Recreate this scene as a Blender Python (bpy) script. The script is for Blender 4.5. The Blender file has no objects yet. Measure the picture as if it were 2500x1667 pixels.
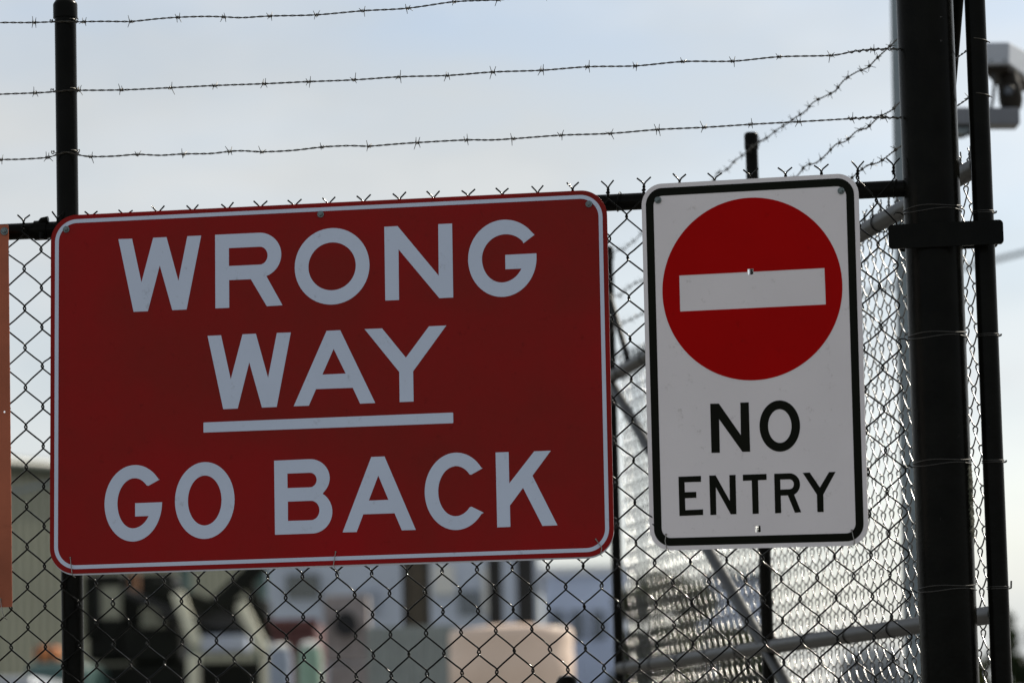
import bpy, bmesh, math, random
import numpy as np
from mathutils import Vector, Matrix
from mathutils.geometry import tessellate_polygon
random.seed(7)
SC = bpy.context.scene
COL = SC.collection
R = math.radians
# ------------------------------------------------------------------ camera
FPX = 9000.0                       # focal length in pixels of the 2500 px wide photograph
BETA = math.atan(1004 / FPX); RHO = .0253
CAM = Vector((0, 0, 1.6))
FW = Vector((0, math.cos(BETA), math.sin(BETA)))
_r = Vector((1, 0, 0)); _u = Vector((0, -math.sin(BETA), math.cos(BETA)))
UP = math.cos(RHO) * _u + math.sin(RHO) * _r
RT = math.cos(RHO) * _r - math.sin(RHO) * _u
cd = bpy.data.cameras.new('camera'); cam = bpy.data.objects.new('camera', cd); COL.objects.link(cam)
cam.matrix_world = Matrix(((RT.x, UP.x, -FW.x, 0), (RT.y, UP.y, -FW.y, 0), (RT.z, UP.z, -FW.z, 1.6), (0, 0, 0, 1)))
cd.sensor_width = 36; cd.lens = 36 * FPX / 2500; cd.clip_end = 6000; cd.clip_start = .1
cd.dof.use_dof = True; cd.dof.focus_distance = 8.03; cd.dof.aperture_fstop = 4.1
SC.camera = cam
# ------------------------------------------------------------------ light
SUN_EL, SUN_AZ = R(38.5), R(43)      # azimuth measured from the view direction towards the right
w = bpy.data.worlds.new('World'); SC.world = w; w.use_nodes = True
nt = w.node_tree; nt.nodes.clear()
def N(t, **k):
    n = nt.nodes.new(t)
    for a, b in k.items(): setattr(n, a, b)
    return n
sky = N('ShaderNodeTexSky', sky_type='NISHITA', sun_disc=False, sun_elevation=SUN_EL, sun_rotation=SUN_AZ,
        air_density=1.0, dust_density=1.6, ozone_density=2.5, altitude=50)
bg = N('ShaderNodeBackground'); out = N('ShaderNodeOutputWorld'); bg.inputs[1].default_value = .138
tc = N('ShaderNodeTexCoord'); mp = N('ShaderNodeMapping'); mp.inputs['Scale'].default_value = (1, 1, 3.6)
mp.inputs['Rotation'].default_value = (0, R(-14), 0)
nz = N('ShaderNodeTexNoise'); nz.inputs['Scale'].default_value = 5.5; nz.inputs['Detail'].default_value = 5; nz.inputs['Roughness'].default_value = .56
rp = N('ShaderNodeValToRGB'); rp.color_ramp.elements[0].position = .34; rp.color_ramp.elements[1].position = .66
rp.color_ramp.elements[0].color = (.50, .50, .50, 1); rp.color_ramp.elements[1].color = (1, 1, 1, 1)
bw = N('ShaderNodeRGBToBW'); gain = N('ShaderNodeMix', data_type='RGBA', blend_type='MULTIPLY'); gain.inputs[0].default_value = 1
gain.inputs[7].default_value = (1.20, 1.25, 1.27, 1)
mx = N('ShaderNodeMix', data_type='RGBA'); L = nt.links.new
L(tc.outputs['Generated'], mp.inputs[0]); L(mp.outputs[0], nz.inputs['Vector']); L(nz.outputs[0], rp.inputs[0])
L(sky.outputs[0], bw.inputs[0]); L(bw.outputs[0], gain.inputs[6]); L(rp.outputs[0], mx.inputs[0])
hz = N('ShaderNodeMix', data_type='RGBA'); hz.inputs[0].default_value = .62; hz.inputs[7].default_value = (5.05, 5.05, 4.95, 1)
L(gain.outputs[2], hz.inputs[6]); L(sky.outputs[0], mx.inputs[6]); L(hz.outputs[2], mx.inputs[7]); n3 = N('ShaderNodeTexNoise'); n3.inputs['Scale'].default_value = 9; n3.inputs['Detail'].default_value = 4; n3.inputs['Roughness'].default_value = .5
m3 = N('ShaderNodeMapping'); m3.inputs['Scale'].default_value = (1, 1, 2.2); m3.inputs['Location'].default_value = (3.1, .4, 1.2); m3.inputs['Rotation'].default_value = (0, R(10), 0)
r3 = N('ShaderNodeValToRGB'); r3.color_ramp.elements[0].position = .36; r3.color_ramp.elements[1].position = .64; r3.color_ramp.elements[0].color = (.84, .87, .90, 1); r3.color_ramp.elements[1].color = (1, 1, 1, 1)
x3 = N('ShaderNodeMix', data_type='RGBA', blend_type='MULTIPLY'); x3.inputs[0].default_value = 1
L(tc.outputs['Generated'], m3.inputs[0]); L(m3.outputs[0], n3.inputs['Vector']); L(n3.outputs[0], r3.inputs[0]); L(mx.outputs[2], x3.inputs[6]); L(r3.outputs[0], x3.inputs[7]); L(x3.outputs[2], bg.inputs[0]); L(bg.outputs[0], out.inputs[0])
sl = bpy.data.lights.new('sun', 'SUN'); so = bpy.data.objects.new('sun', sl); COL.objects.link(so)
sl.energy = 5.0; sl.angle = R(.6); sl.color = (1, .93, .80)
sd = Vector((math.sin(SUN_AZ) * math.cos(SUN_EL), math.cos(SUN_AZ) * math.cos(SUN_EL), math.sin(SUN_EL)))
so.rotation_euler = sd.to_track_quat('Z', 'Y').to_euler(); so.location = (20, 20, 20)
SC.view_settings.view_transform = 'Standard'; SC.view_settings.look = 'None'
SC.view_settings.exposure = 0; SC.view_settings.gamma = 1; SC.view_settings.use_curve_mapping = False
# ------------------------------------------------------------------ geometry helpers
def ray(px, py): return FW + RT * ((px - 1250) / FPX) - UP * ((py - 833.5) / FPX)
def at(px, py, Y):                 # point at ground distance Y along a sight line
    d = ray(px, py); return CAM + d * (Y / d.y)
def on(px, py, P0, n):
    d = ray(px, py); return CAM + d * ((P0 - CAM).dot(n) / d.dot(n))
class MB:
    def __init__(s): s.v = []; s.f = []
    def add(s, vs, fs):
        o = len(s.v); s.v += [tuple(v) for v in vs]; s.f += [tuple(i + o for i in f) for f in fs]; return s
    def box(s, c, h, X=(1, 0, 0), Y=(0, 1, 0), Z=(0, 0, 1), b=0):
        c, X, Y, Z = Vector(c), Vector(X).normalized(), Vector(Y).normalized(), Vector(Z).normalized()
        if b <= 0:
            vs = [c + X * h[0] * i + Y * h[1] * j + Z * h[2] * k for k in (-1, 1) for j in (-1, 1) for i in (-1, 1)]
            return s.add(vs, [(0, 2, 3, 1), (4, 5, 7, 6), (0, 1, 5, 4), (2, 6, 7, 3), (0, 4, 6, 2), (1, 3, 7, 5)])
        bm = bmesh.new(); bmesh.ops.create_cube(bm, size=2)
        for v in bm.verts: v.co = Vector((v.co.x * h[0], v.co.y * h[1], v.co.z * h[2]))
        bmesh.ops.bevel(bm, geom=bm.edges[:], offset=b, segments=3, profile=.5, affect='EDGES')
        bm.verts.ensure_lookup_table()
        s.add([c + X * v.co.x + Y * v.co.y + Z * v.co.z for v in bm.verts], [[v.index for v in f.verts] for f in bm.faces]); bm.free(); return s
    def tube(s, pts, r, n=8, cap=True):
        pts = [Vector(p) for p in pts]; rr = r if isinstance(r, (list, tuple)) else [r] * len(pts)
        t0 = (pts[1] - pts[0]).normalized(); a = Vector((0, 0, 1)) if abs(t0.z) < .9 else Vector((1, 0, 0))
        nrm = t0.cross(a).normalized(); vs = []
        for i, p in enumerate(pts):
            t = (pts[min(i + 1, len(pts) - 1)] - pts[max(i - 1, 0)]).normalized()
            nrm = (nrm - t * nrm.dot(t)).normalized(); b = t.cross(nrm)
            vs += [p + (nrm * math.cos(k * 2 * math.pi / n) + b * math.sin(k * 2 * math.pi / n)) * rr[i] for k in range(n)]
        fs = [(i * n + k, i * n + (k + 1) % n, (i + 1) * n + (k + 1) % n, (i + 1) * n + k) for i in range(len(pts) - 1) for k in range(n)]
        if cap: fs += [tuple(range(n - 1, -1, -1)), tuple((len(pts) - 1) * n + k for k in range(n))]
        return s.add(vs, fs)
    def lathe(s, prof, c, n=24, ax=(0, 0, 1)):    # prof: (radius, height) bottom to top
        c = Vector(c); Z = Vector(ax).normalized(); a = Vector((1, 0, 0)) if abs(Z.x) < .9 else Vector((0, 1, 0))
        X = (a - Z * a.dot(Z)).normalized(); Y = Z.cross(X)
        vs = [c + Z * h + (X * math.cos(k * 2 * math.pi / n) + Y * math.sin(k * 2 * math.pi / n)) * max(r, 1e-5) for r, h in prof for k in range(n)]
        fs = [(i * n + k, i * n + (k + 1) % n, (i + 1) * n + (k + 1) % n, (i + 1) * n + k) for i in range(len(prof) - 1) for k in range(n)]
        fs += [tuple(range(n - 1, -1, -1)), tuple((len(prof) - 1) * n + k for k in range(n))]
        return s.add(vs, fs)
    def slab(s, loops, X, Y, Z, O, z0, z1):      # loops of 2-D points (outer, holes...), solid between z0 and z1 along Z
        tri = tessellate_polygon([[Vector((x, y, 0)) for x, y in l] for l in loops]); flat = [p for l in loops for p in l]; m = len(flat)
        for z in (z0, z1): s_ = [O + X * x + Y * y + Z * z for x, y in flat]; s.v += [tuple(p) for p in s_]
        o = len(s.v) - 2 * m
        for t in tri:
            a, b, c = [flat[i] for i in t]; ccw = (b[0] - a[0]) * (c[1] - a[1]) - (b[1] - a[1]) * (c[0] - a[0]) > 0
            t = tuple(t) if ccw else tuple(t)[::-1]
            s.f += [tuple(o + m + i for i in t), tuple(o + i for i in t[::-1])]
        k = 0
        for li, l in enumerate(loops):
            area = sum(l[i][0] * l[(i + 1) % len(l)][1] - l[(i + 1) % len(l)][0] * l[i][1] for i in range(len(l)))
            fw = (area > 0) == (li == 0)
            for i in range(len(l)):
                a, b = o + k + i, o + k + (i + 1) % len(l)
                s.f.append((a, b, b + m, a + m) if fw else (b, a, a + m, b + m))
            k += len(l)
        return s
    def build(s, name, mat, parent=None, smooth=False, label=None, bevel=0):
        me = bpy.data.meshes.new(name); me.from_pydata(s.v, [], s.f); me.materials.append(mat)
        if smooth:
            me.polygons.foreach_set('use_smooth', [True] * len(me.polygons))
            me.set_sharp_from_angle(angle=R(38))
        o = bpy.data.objects.new(name, me); COL.objects.link(o)
        if bevel:
            md = o.modifiers.new('bevel', 'BEVEL'); md.width = bevel; md.segments = 2; md.limit_method = 'ANGLE'
        if parent:
            o.parent = parent; o.matrix_parent_inverse = Matrix.Translation(parent.location).inverted()
        if label: o['label'] = label
        return o
def thing(name, label, cat, loc, group=None):
    o = bpy.data.objects.new(name, None); o.location = loc; o.empty_display_size = .1; COL.objects.link(o)
    return tag(o, label, cat, group)
def tag(o, label, cat, group=None):
    o['label'] = label; o['category'] = cat
    if group: o['group'] = group
    return o
def rr(x0, y0, x1, y1, r, n=10):   # rounded rectangle, counter-clockwise
    P = []
    for cx, cy, a in ((x1 - r, y1 - r, 0), (x0 + r, y1 - r, 90), (x0 + r, y0 + r, 180), (x1 - r, y0 + r, 270)):
        P += [(cx + r * math.cos(R(a + 90 * i / n)), cy + r * math.sin(R(a + 90 * i / n))) for i in range(n + 1)]
    return P
# ------------------------------------------------------------------ materials
def mat(name, col, rough=.5, metal=0, spec=.5, var=0, scale=8, bump=0, bscale=60, coat=0, var_col=None, ior=None):
    m = bpy.data.materials.new(name); m.use_nodes = True; t = m.node_tree; b = t.nodes['Principled BSDF']
    b.inputs['Base Color'].default_value = (*col, 1); b.inputs['Roughness'].default_value = rough; b.inputs['Metallic'].default_value = metal
    b.inputs['Specular IOR Level'].default_value = spec; b.inputs['Coat Weight'].default_value = coat; b.inputs['Coat Roughness'].default_value = .12
    if ior: b.inputs['IOR'].default_value = ior
    c = t.nodes.new('ShaderNodeTexCoord')
    if var or var_col:
        n = t.nodes.new('ShaderNodeTexNoise'); n.inputs['Scale'].default_value = scale; n.inputs['Detail'].default_value = 6; n.inputs['Roughness'].default_value = .6
        r = t.nodes.new('ShaderNodeValToRGB'); r.color_ramp.elements[0].position = .33; r.color_ramp.elements[1].position = .68
        r.color_ramp.elements[0].color = (*(var_col or [x * (1 - var) for x in col]), 1); r.color_ramp.elements[1].color = (*[min(1, x * (1 + var)) for x in col], 1)
        t.links.new(c.outputs['Object'], n.inputs['Vector']); t.links.new(n.outputs[0], r.inputs[0]); t.links.new(r.outputs[0], b.inputs['Base Color'])
        q = t.nodes.new('ShaderNodeMapRange'); q.inputs[3].default_value = max(0, rough - .08); q.inputs[4].default_value = min(1, rough + .1)
        t.links.new(n.outputs[0], q.inputs[0]); t.links.new(q.outputs[0], b.inputs['Roughness'])
    if bump:
        n2 = t.nodes.new('ShaderNodeTexNoise'); n2.inputs['Scale'].default_value = bscale; n2.inputs['Detail'].default_value = 4
        bp = t.nodes.new('ShaderNodeBump'); bp.inputs['Strength'].default_value = bump; bp.inputs['Distance'].default_value = .002
        t.links.new(c.outputs['Object'], n2.inputs['Vector']); t.links.new(n2.outputs[0], bp.inputs['Height']); t.links.new(bp.outputs[0], b.inputs['Normal'])
    return m
M = dict(
    post=mat('black_powder_coat', (.005, .005, .004), .24, spec=.05, var=.35, scale=14, bump=.25, bscale=90),
    wire=mat('black_vinyl_wire', (.005, .005, .004), .11, ior=1.19, spec=.5, var=.3, scale=40),
    wire2=mat('glossy_black_wire', (.008, .008, .006), .24, spec=1.0, ior=1.66),
    rail2=mat('dark_grey_steel', (.024, .026, .026), .42, spec=.25, var=.3, scale=10, bump=.2),
    barb=mat('weathered_barb_wire', (.055, .05, .04), .45, metal=.5, var=.4, scale=120),
    zinc=mat('zinc_bolt', (.16, .19, .19), .42, metal=.7, var=.3, scale=200),
    tie=mat('tie_wire', (.035, .034, .030), .4, metal=.3, var=.3, scale=90),
    tie2=mat('bright_tie_wire', (.30, .29, .26), .25, metal=.8),
    alu=mat('sign_edge', (.62, .64, .70), .5, spec=.5),
)
def scuff(m, col, scale, lo):
    t = m.node_tree; b = t.nodes['Principled BSDF']; c = [n for n in t.nodes if n.type == 'TEX_COORD'][0]
    n = t.nodes.new('ShaderNodeTexNoise'); n.inputs['Scale'].default_value = scale; n.inputs['Detail'].default_value = 7; n.inputs['Roughness'].default_value = .7
    r = t.nodes.new('ShaderNodeValToRGB'); r.color_ramp.elements[0].position = lo; r.color_ramp.elements[1].position = lo + .03
    x = t.nodes.new('ShaderNodeMix'); x.data_type = 'RGBA'; x.inputs[7].default_value = (*col, 1); src = b.inputs['Base Color'].links[0].from_socket
    t.links.new(c.outputs['Object'], n.inputs['Vector']); t.links.new(n.outputs[0], r.inputs[0]); t.links.new(r.outputs[0], x.inputs[0]); t.links.new(src, x.inputs[6]); t.links.new(x.outputs[2], b.inputs['Base Color'])
scuff(M['post'], (.10, .10, .095), 24, .70); scuff(M['rail2'], (.09, .085, .075), 20, .66)
def sign_mat(name, col, rough, var, cell=0, spec=.5, vc=None, sc=5):
    m = mat(name, col, rough, spec=spec, var=var, var_col=vc, scale=sc)
    t = m.node_tree; b = t.nodes['Principled BSDF']; c = [n for n in t.nodes if n.type == 'TEX_COORD'][0]
    v = t.nodes.new('ShaderNodeTexVoronoi'); v.inputs['Scale'].default_value = cell or 400
    bp = t.nodes.new('ShaderNodeBump'); bp.inputs['Strength'].default_value = .12; bp.inputs['Distance'].default_value = .001
    t.links.new(c.outputs['Object'], v.inputs['Vector']); t.links.new(v.outputs[0], bp.inputs['Height']); t.links.new(bp.outputs[0], b.inputs['Normal'])
    # fine grime specks
    n = t.nodes.new('ShaderNodeTexNoise'); n.inputs['Scale'].default_value = 38; n.inputs['Detail'].default_value = 8; n.inputs['Roughness'].default_value = .75
    r = t.nodes.new('ShaderNodeValToRGB'); r.color_ramp.elements[0].position = .27; r.color_ramp.elements[1].position = .40
    r.color_ramp.elements[0].color = (.55, .54, .50, 1)
    x = t.nodes.new('ShaderNodeMix'); x.data_type = 'RGBA'; x.blend_type = 'MULTIPLY'; x.inputs[0].default_value = .7
    src = b.inputs['Base Color'].links[0].from_socket
    t.links.new(c.outputs['Object'], n.inputs['Vector']); t.links.new(n.outputs[0], r.inputs[0]); t.links.new(src, x.inputs[6]); t.links.new(r.outputs[0], x.inputs[7]); t.links.new(x.outputs[2], b.inputs['Base Color'])
    return m
M['sign_red'] = sign_mat('dark_red_sheeting', (.29, .005, .007), .34, .10, spec=.08, vc=(.205, .013, .009), sc=1.7)
M['sign_silver'] = sign_mat('blue_white_sheeting', (.57, .64, .77), .4, .03, spec=.2)
M['sign_white'] = sign_mat('white_sheeting', (.77, .73, .74), .42, .03, 300, spec=.2)
M['sign_red2'] = sign_mat('bright_red_sheeting', (.40, .001, .001), .34, .05, 300, spec=.05)
M['sign_black'] = mat('black_film', (.006, .007, .004), .32, spec=.06, var=.2, scale=9)
M['sign_orange'] = sign_mat('faded_orange_sheeting', (.36, .105, .055), .4, .2, spec=.15)
# ------------------------------------------------------------------ ground
ground = MB().add([(-1500, -300, 0), (1500, -300, 0), (1500, 3000, 0), (-1500, 3000, 0)], [(0, 1, 2, 3)]).build('ground', mat('dusty_asphalt', (.13, .125, .115), .9, var=.35, scale=.8, bump=.5))
ground['kind'] = 'structure'
# ------------------------------------------------------------------ fence plane frame
AL = R(9); US = Vector((math.cos(AL), -math.sin(AL), 0)); NR = Vector((-math.sin(AL), -math.cos(AL), 0)); ZZ = Vector((0, 0, 1))
O0 = at(1250, 833.5, 8.0); OB = Vector((O0.x, O0.y, 0))
def FP(s, z, d=0): return OB + US * s + ZZ * z + NR * d
def FX(px, py, d=0):
    P = on(px, py, O0 + NR * d, NR); return (P - OB).dot(US), P.z
VD = Vector((-.157132, .987577, 0)); VN = Vector((VD.y, -VD.x, 0))    # side fence direction and its right-hand normal
VB = FP(1.031, 0)
def VP(t, z, d=0): return VB + VD * t + ZZ * z + VN * d
# ------------------------------------------------------------------ chain link weave
def weave(cols, ztop, g0, pv, zbot, e, r, jx=.0006, n=6, jzz=.0007):
    # ztop, g0: functions of s, height of the top row and the gap to the second row
    """cols: positions of the knot columns (every half pitch); returns verts, faces in (s, z, d) space."""
    V = []; Fc = []; base = 0; rng = np.random.RandomState(3)
    ov = .0024
    for j in range(len(cols) - 1):
        xa, xb = cols[j], cols[j + 1]; full_left = (j % 2 == 0)
        # elbow heights: full columns at ztop-k*pv, half columns between them
        pts = []; z = ztop((xa + xb) / 2); G = g0((xa + xb) / 2)
        steps = int((z - zbot) / pv) * 2
        side_left = full_left            # first elbow sits in the full column
        jz = rng.randn(steps + 2) * jzz
        for q in range(steps + 1):
            zc = (z if q == 0 else z - G * .5 * q if q <= 2 else z - G - (q - 2) * pv / 2) + jz[q]
            left = (side_left if q % 2 == 0 else not side_left)
            xe = (xa - ov) if left else (xb + ov); sg = 1 if left else -1
            # descending: leftward strands lie at the back, rightward strands in front
            ph = (-1, 1) if left else (1, -1)
            if q == 0:
                pts += [(xe + sg * .003, zc + .012, ph[0] * e * .6)]
            xin = xe + sg * .0056
            pts += [(xin, zc + .0088, ph[0] * e), (xe + sg * .0016, zc + .0046, ph[0] * e * .85), (xe + sg * .0002, zc + .0018, ph[0] * e * .5), (xe, zc, 0), (xe + sg * .0002, zc - .0018, ph[1] * e * .5), (xe + sg * .0016, zc - .0046, ph[1] * e * .85), (xin, zc - .0088, ph[1] * e)]
            if q < steps:              # slightly bowed straight
                nx = (xb + ov) if left else (xa - ov)
                for fr in (.3, .7):
                    pts.append((xin + (nx - sg * .0056 - xin) * fr, zc - .0088 - ((pv if q > 1 else G) / 2 - .0176) * fr, ph[1] * e))
        P = np.array(pts); P[:, 0] += rng.randn() * jx
        m = len(P); T = np.empty_like(P); T[1:-1] = P[2:] - P[:-2]; T[0] = P[1] - P[0]; T[-1] = P[-1] - P[-2]
        T /= np.linalg.norm(T, axis=1)[:, None]
        nr = np.array([0, 0, 1.]); rings = []
        for i in range(m):
            nr = nr - T[i] * nr.dot(T[i]); nr /= np.linalg.norm(nr); b = np.cross(T[i], nr)
            a = np.arange(n) * 2 * math.pi / n
            rings.append(P[i] + (np.cos(a)[:, None] * nr + np.sin(a)[:, None] * b) * r)
        V.append(np.concatenate(rings))
        i = np.arange(m - 1)[:, None]; k2 = np.arange(n)[None, :]
        f = np.stack([base + i * n + k2, base + i * n + (k2 + 1) % n, base + (i + 1) * n + (k2 + 1) % n, base + (i + 1) * n + k2], -1).reshape(-1, 4)
        Fc.append(f); base += m * n
    return np.concatenate(V), np.concatenate(Fc)
def barbs_top(cols, ztop, r):      # the twisted and splayed wire ends along the selvage
    out = MB(); rn = random.Random(5)
    for j in range(0, len(cols), 2):
        c = cols[j]; z0 = ztop(c) + .002; lean = rn.uniform(-.002, .002)
        h = rn.uniform(.019, .023); tl = rn.uniform(.012, .016); tr = rn.uniform(.013, .017)
        for s_ in (0, 1):
            pts = []
            for i in range(15):
                a = math.pi * s_ + i / 14 * math.pi * 3; pts.append((c + math.cos(a) * .0018 + lean * i / 14, z0 + h * i / 14, math.sin(a) * .0018))
            sg = 1 if math.cos(math.pi * s_ + math.pi * 3) > 0 else -1; tt = tr if sg > 0 else tl
            pts.append((c + lean + sg * .004, z0 + h + .003, .001)); pts.append((c + lean + sg * tt, z0 + h + rn.uniform(.011, .015), rn.uniform(-.004, .004)))
            out.tube(pts, r, 6)
    return out
def mesh_obj(name, V, Fc, mt, parent, mapf, ends=None):
    if ends:                       # twisted wire ends, quads only
        q_ = np.array([f for f in ends.f if len(f) == 4]) + len(V); V = np.concatenate([V, np.array(ends.v)]); Fc = np.concatenate([Fc, q_])
    # mapf: origin, axis for s, z, d
    O_, A, D = mapf; X = np.array(O_)[None, :] + V[:, :1] * np.array(A) + V[:, 1:2] * np.array((0, 0, 1)) + V[:, 2:3] * np.array(D)
    me = bpy.data.meshes.new(name); me.vertices.add(len(X)); me.vertices.foreach_set('co', X.ravel().astype(np.float32))
    me.loops.add(Fc.size); me.polygons.add(len(Fc)); me.loops.foreach_set('vertex_index', Fc.ravel().astype(np.int32))
    me.polygons.foreach_set('loop_start', (np.arange(len(Fc)) * 4).astype(np.int32)); me.polygons.foreach_set('loop_total', np.full(len(Fc), 4, np.int32))
    me.polygons.foreach_set('use_smooth', np.ones(len(Fc), bool)); me.update(calc_edges=True); me.materials.append(mt)
    o = bpy.data.objects.new(name, me); COL.objects.link(o); o.parent = parent; o.matrix_parent_inverse = Matrix.Translation(parent.location).inverted(); return o
def barbed(path, mp_, name, parent, barb_every=None, barb_at=None, seed=1, rw=.00105):
    """twisted two-strand wire along a polyline of (s, z, d); mp_ maps to the world"""
    rn = random.Random(seed); pts = [Vector(p) for p in path]
    seg = [0]
    for a, b in zip(pts, pts[1:]): seg.append(seg[-1] + (b - a).length)
    def P(l):
        for i in range(len(pts) - 1):
            if l <= seg[i + 1] or i == len(pts) - 2:
                t = (l - seg[i]) / (seg[i + 1] - seg[i]); break
        a, b = pts[max(i - 1, 0)], pts[i]; c, d = pts[i + 1], pts[min(i + 2, len(pts) - 1)]
        return .5 * ((2 * b) + (c - a) * t + (2 * a - 5 * b + 4 * c - d) * t * t + (3 * b - a - 3 * c + d) * t ** 3)
    o = MB(); Ln = seg[-1]; stp = .0035; n = int(Ln / stp)
    for s_ in (0, 1):
        c = []
        for i in range(n + 1):
            l = i * stp; p = P(l); a = l / .036 * 2 * math.pi + math.pi * s_ + math.sin(l * 9) * .8
            c.append(mp_(p.x, p.y + math.cos(a) * .00115, p.z + math.sin(a) * .00115))
        o.tube(c, rw, 5)
    ls = barb_at if barb_at else [x for x in np.arange(.03, Ln, barb_every)]
    if barb_at: ls = [min(range(0, n), key=lambda i: abs(P(i * stp).x - s)) * stp for s in barb_at]
    for l in ls:
        if not barb_at: l += rn.uniform(-.012, .012)
        if l < 0 or l > Ln: continue
        p = P(l); q = P(min(l + .004, Ln)) - p; t = q.normalized() if q.length > 0 else Vector((1, 0, 0))
        u = t.cross(Vector((0, 0, 1))).normalized(); v = t.cross(u)
        a0 = rn.uniform(0, 6.28)
        coil = []
        for i in range(22):
            a = a0 + i / 21 * 2 * math.pi * 2.2; pp = p + t * (-.0042 + .0084 * i / 21) + (u * math.cos(a) + v * math.sin(a)) * .0030; coil.append(mp_(*pp))
        o.tube(coil, .0011, 5)
        for k in range(4):
            side = -1 if k < 2 else 1; a = a0 + k * math.pi + rn.uniform(-.5, .5) + (1.2 if k > 1 else 0)
            rad = (u * math.cos(a) + v * math.sin(a)); st = p + t * side * .003 + rad * .002
            en = st + rad * rn.uniform(.009, .014) + t * side * rn.uniform(-.001, .006)
            o.tube([mp_(*st), mp_(*en)], [.0010, .0006], 5)
    return o.build(name, M['barb'], parent, smooth=True)
# ------------------------------------------------------------------ front fence
fence = thing('chain_link_fence', 'black chain link fence with three barbed wires, holding the warning signs', 'fence', FP(-.4, 0))
DM = .033; KS = 1 - DM / 8.0
pitch = .0777
cols = [(-1.0945 + pitch * .5 * k) * KS for k in range(-22, 51)]
ZT = lambda s_: 1.6 + (2.7955 + (.026 * s_ if s_ > 0 else .007 * s_) - 1.6) * KS
G0 = lambda s_: (.0870 + (.022 * s_ if s_ > 0 else .003 * s_)) * KS
V, Fc = weave(cols, ZT, G0, .0887 * KS, .06, 0.0050, .00188)
mesh_obj('wire_mesh', V, Fc, M['wire'], fence, (tuple(OB + NR * DM), tuple(US), tuple(NR)), barbs_top(cols, ZT, .00185))
RZ = 2.7875
MB().tube([FP(s, RZ, 0) for s in np.linspace(-1.95, .868, 30)], .0185, 24).build('top_rail', M['post'], fence, smooth=True)
PT = 3.300
for s in (-.998,):
    MB().tube([FP(s, 0, 0), FP(s, PT - .03, 0)], .0243, 32).build('post', M['post'], fence, smooth=True)
    MB().lathe([(.0275, 0), (.0275, .030), (.0262, .034), (.0245, .036), (.020, .0435), (.012, .047), (.0001, .048)], FP(s, PT - .034, 0), 32).build('post_cap', M['post'], fence, smooth=True)
# rail clamp left of the post
cl = MB()
cl.lathe([(.0215, -.010), (.0222, -.012), (.0222, .016), (.0215, .018)], FP(-1.062, RZ, 0), 24, US)
cl.tube([FP(-1.062, RZ + .012, .008), FP(-1.054, RZ + .021, .010), FP(-1.040, RZ + .023, .010)], .0070, 12)
cl.lathe([(.0295, -.0), (.0295, .026)], FP(-.998, RZ - .013, 0), 28)
cl.box(FP(-1.036, RZ + .0, .012), (.018, .004, .0115), US, NR, ZZ, .002)
cl.tube([FP(-1.052, RZ - .024, .026), FP(-1.052, RZ - .008, .026)], .006, 6)
cl.build('rail_clamp', M['post'], fence, smooth=True)
def px_path(pts, d, ext=None):
    P = []
    for x, y in pts:
        s, z = FX(x, y, d); P.append((s, z, d))
    return P
K = 1.06293
W1 = [(-250, 66), (-90, 60), (0, 56), (60, 56), (106, 55), (160, 53), (184, 54), (250, 53), (319, 53), (380, 47), (433, 43), (500, 41), (546, 42), (590, 44), (659, 40), (771, 37), (887, 27), (994, 21), (1111, 5), (1217, 0), (1400, -14), (1700, -30), (2000, -44), (2195, -52)]
W2 = [(x * K, y * K) for x, y in [(-230, 232), (-80, 222), (0, 217), (80, 214), (130, 211), (155, 208), (180, 208), (280, 207), (390, 202), (495, 197), (605, 193), (710, 188), (812, 184), (918, 177), (1028, 174), (1132, 166), (1243, 162), (1350, 154), (1460, 152), (1570, 142), (1683, 141), (1790, 131), (1908, 128), (1960, 119), (2010, 114), (2066, 113)]]
W3 = [(x * K, y * K) for x, y in [(-230, 380), (-80, 370), (0, 367), (50, 366), (108, 362), (135, 354), (155, 350), (180, 356), (208, 360), (262, 359), (315, 355), (368, 357), (420, 354), (484, 353), (528, 348), (560, 347), (603, 349), (670, 346), (742, 338), (800, 335), (848, 336), (900, 332), (958, 328), (1070, 322), (1125, 322), (1178, 319), (1288, 311), (1402, 307), (1512, 298), (1617, 293), (1725, 286), (1835, 280), (1957, 273), (2005, 270), (2072, 271)]]
B1 = [85, 206, 319, 433, 546, 659, 771, 887, 994, 1111, 1217, -60, 1330, 1440]
B2 = [x * K for x in (80, 180, 280, 390, 495, 605, 710, 812, 918, 1028, 1132, 1243, 1350, 1460, 1570, 1683, 1790, 1908, 2006, -60)]
B3 = [x * K for x in (3, 108, 208, 315, 420, 528, 603, 742, 848, 958, 1070, 1178, 1288, 1402, 1512, 1617, 1725, 1835, 1957, 2030, -100)]
for i, (wp, bp_) in enumerate(((W1, B1), (W2, B2), (W3, B3))):
    P = px_path(wp, .0285)
    yb = lambda x: FX(x, np.interp(x, [q[0] for q in wp], [q[1] for q in wp]), .0285)[0]
    barbed(P, FP, 'barbed_wire', fence, barb_at=[yb(x) for x in bp_], seed=11 + i)
    # small tie round the post
    s0, z0 = FX(160, np.interp(160, [q[0] for q in wp], [q[1] for q in wp]), 0)
    tp = [FP(-.998 + math.sin(a) * .0262, z0 + .002 * math.sin(a * 2), math.cos(a) * .0262) for a in np.linspace(.6, 2 * math.pi - .6, 26)]
    tt = MB(); tt.tube(tp, .0011, 6)
    for sg in (-1, 1):
        c0 = FP(-.998 + sg * .026, z0, .012); tt.tube([c0 + US * sg * .002 * math.cos(a) + ZZ * .0035 * math.sin(a) + US * sg * a * .0007 for a in np.linspace(0, 9, 18)], .0011, 5)
    tt.build('tie_wire', M['barb'], fence, smooth=True)
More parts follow.
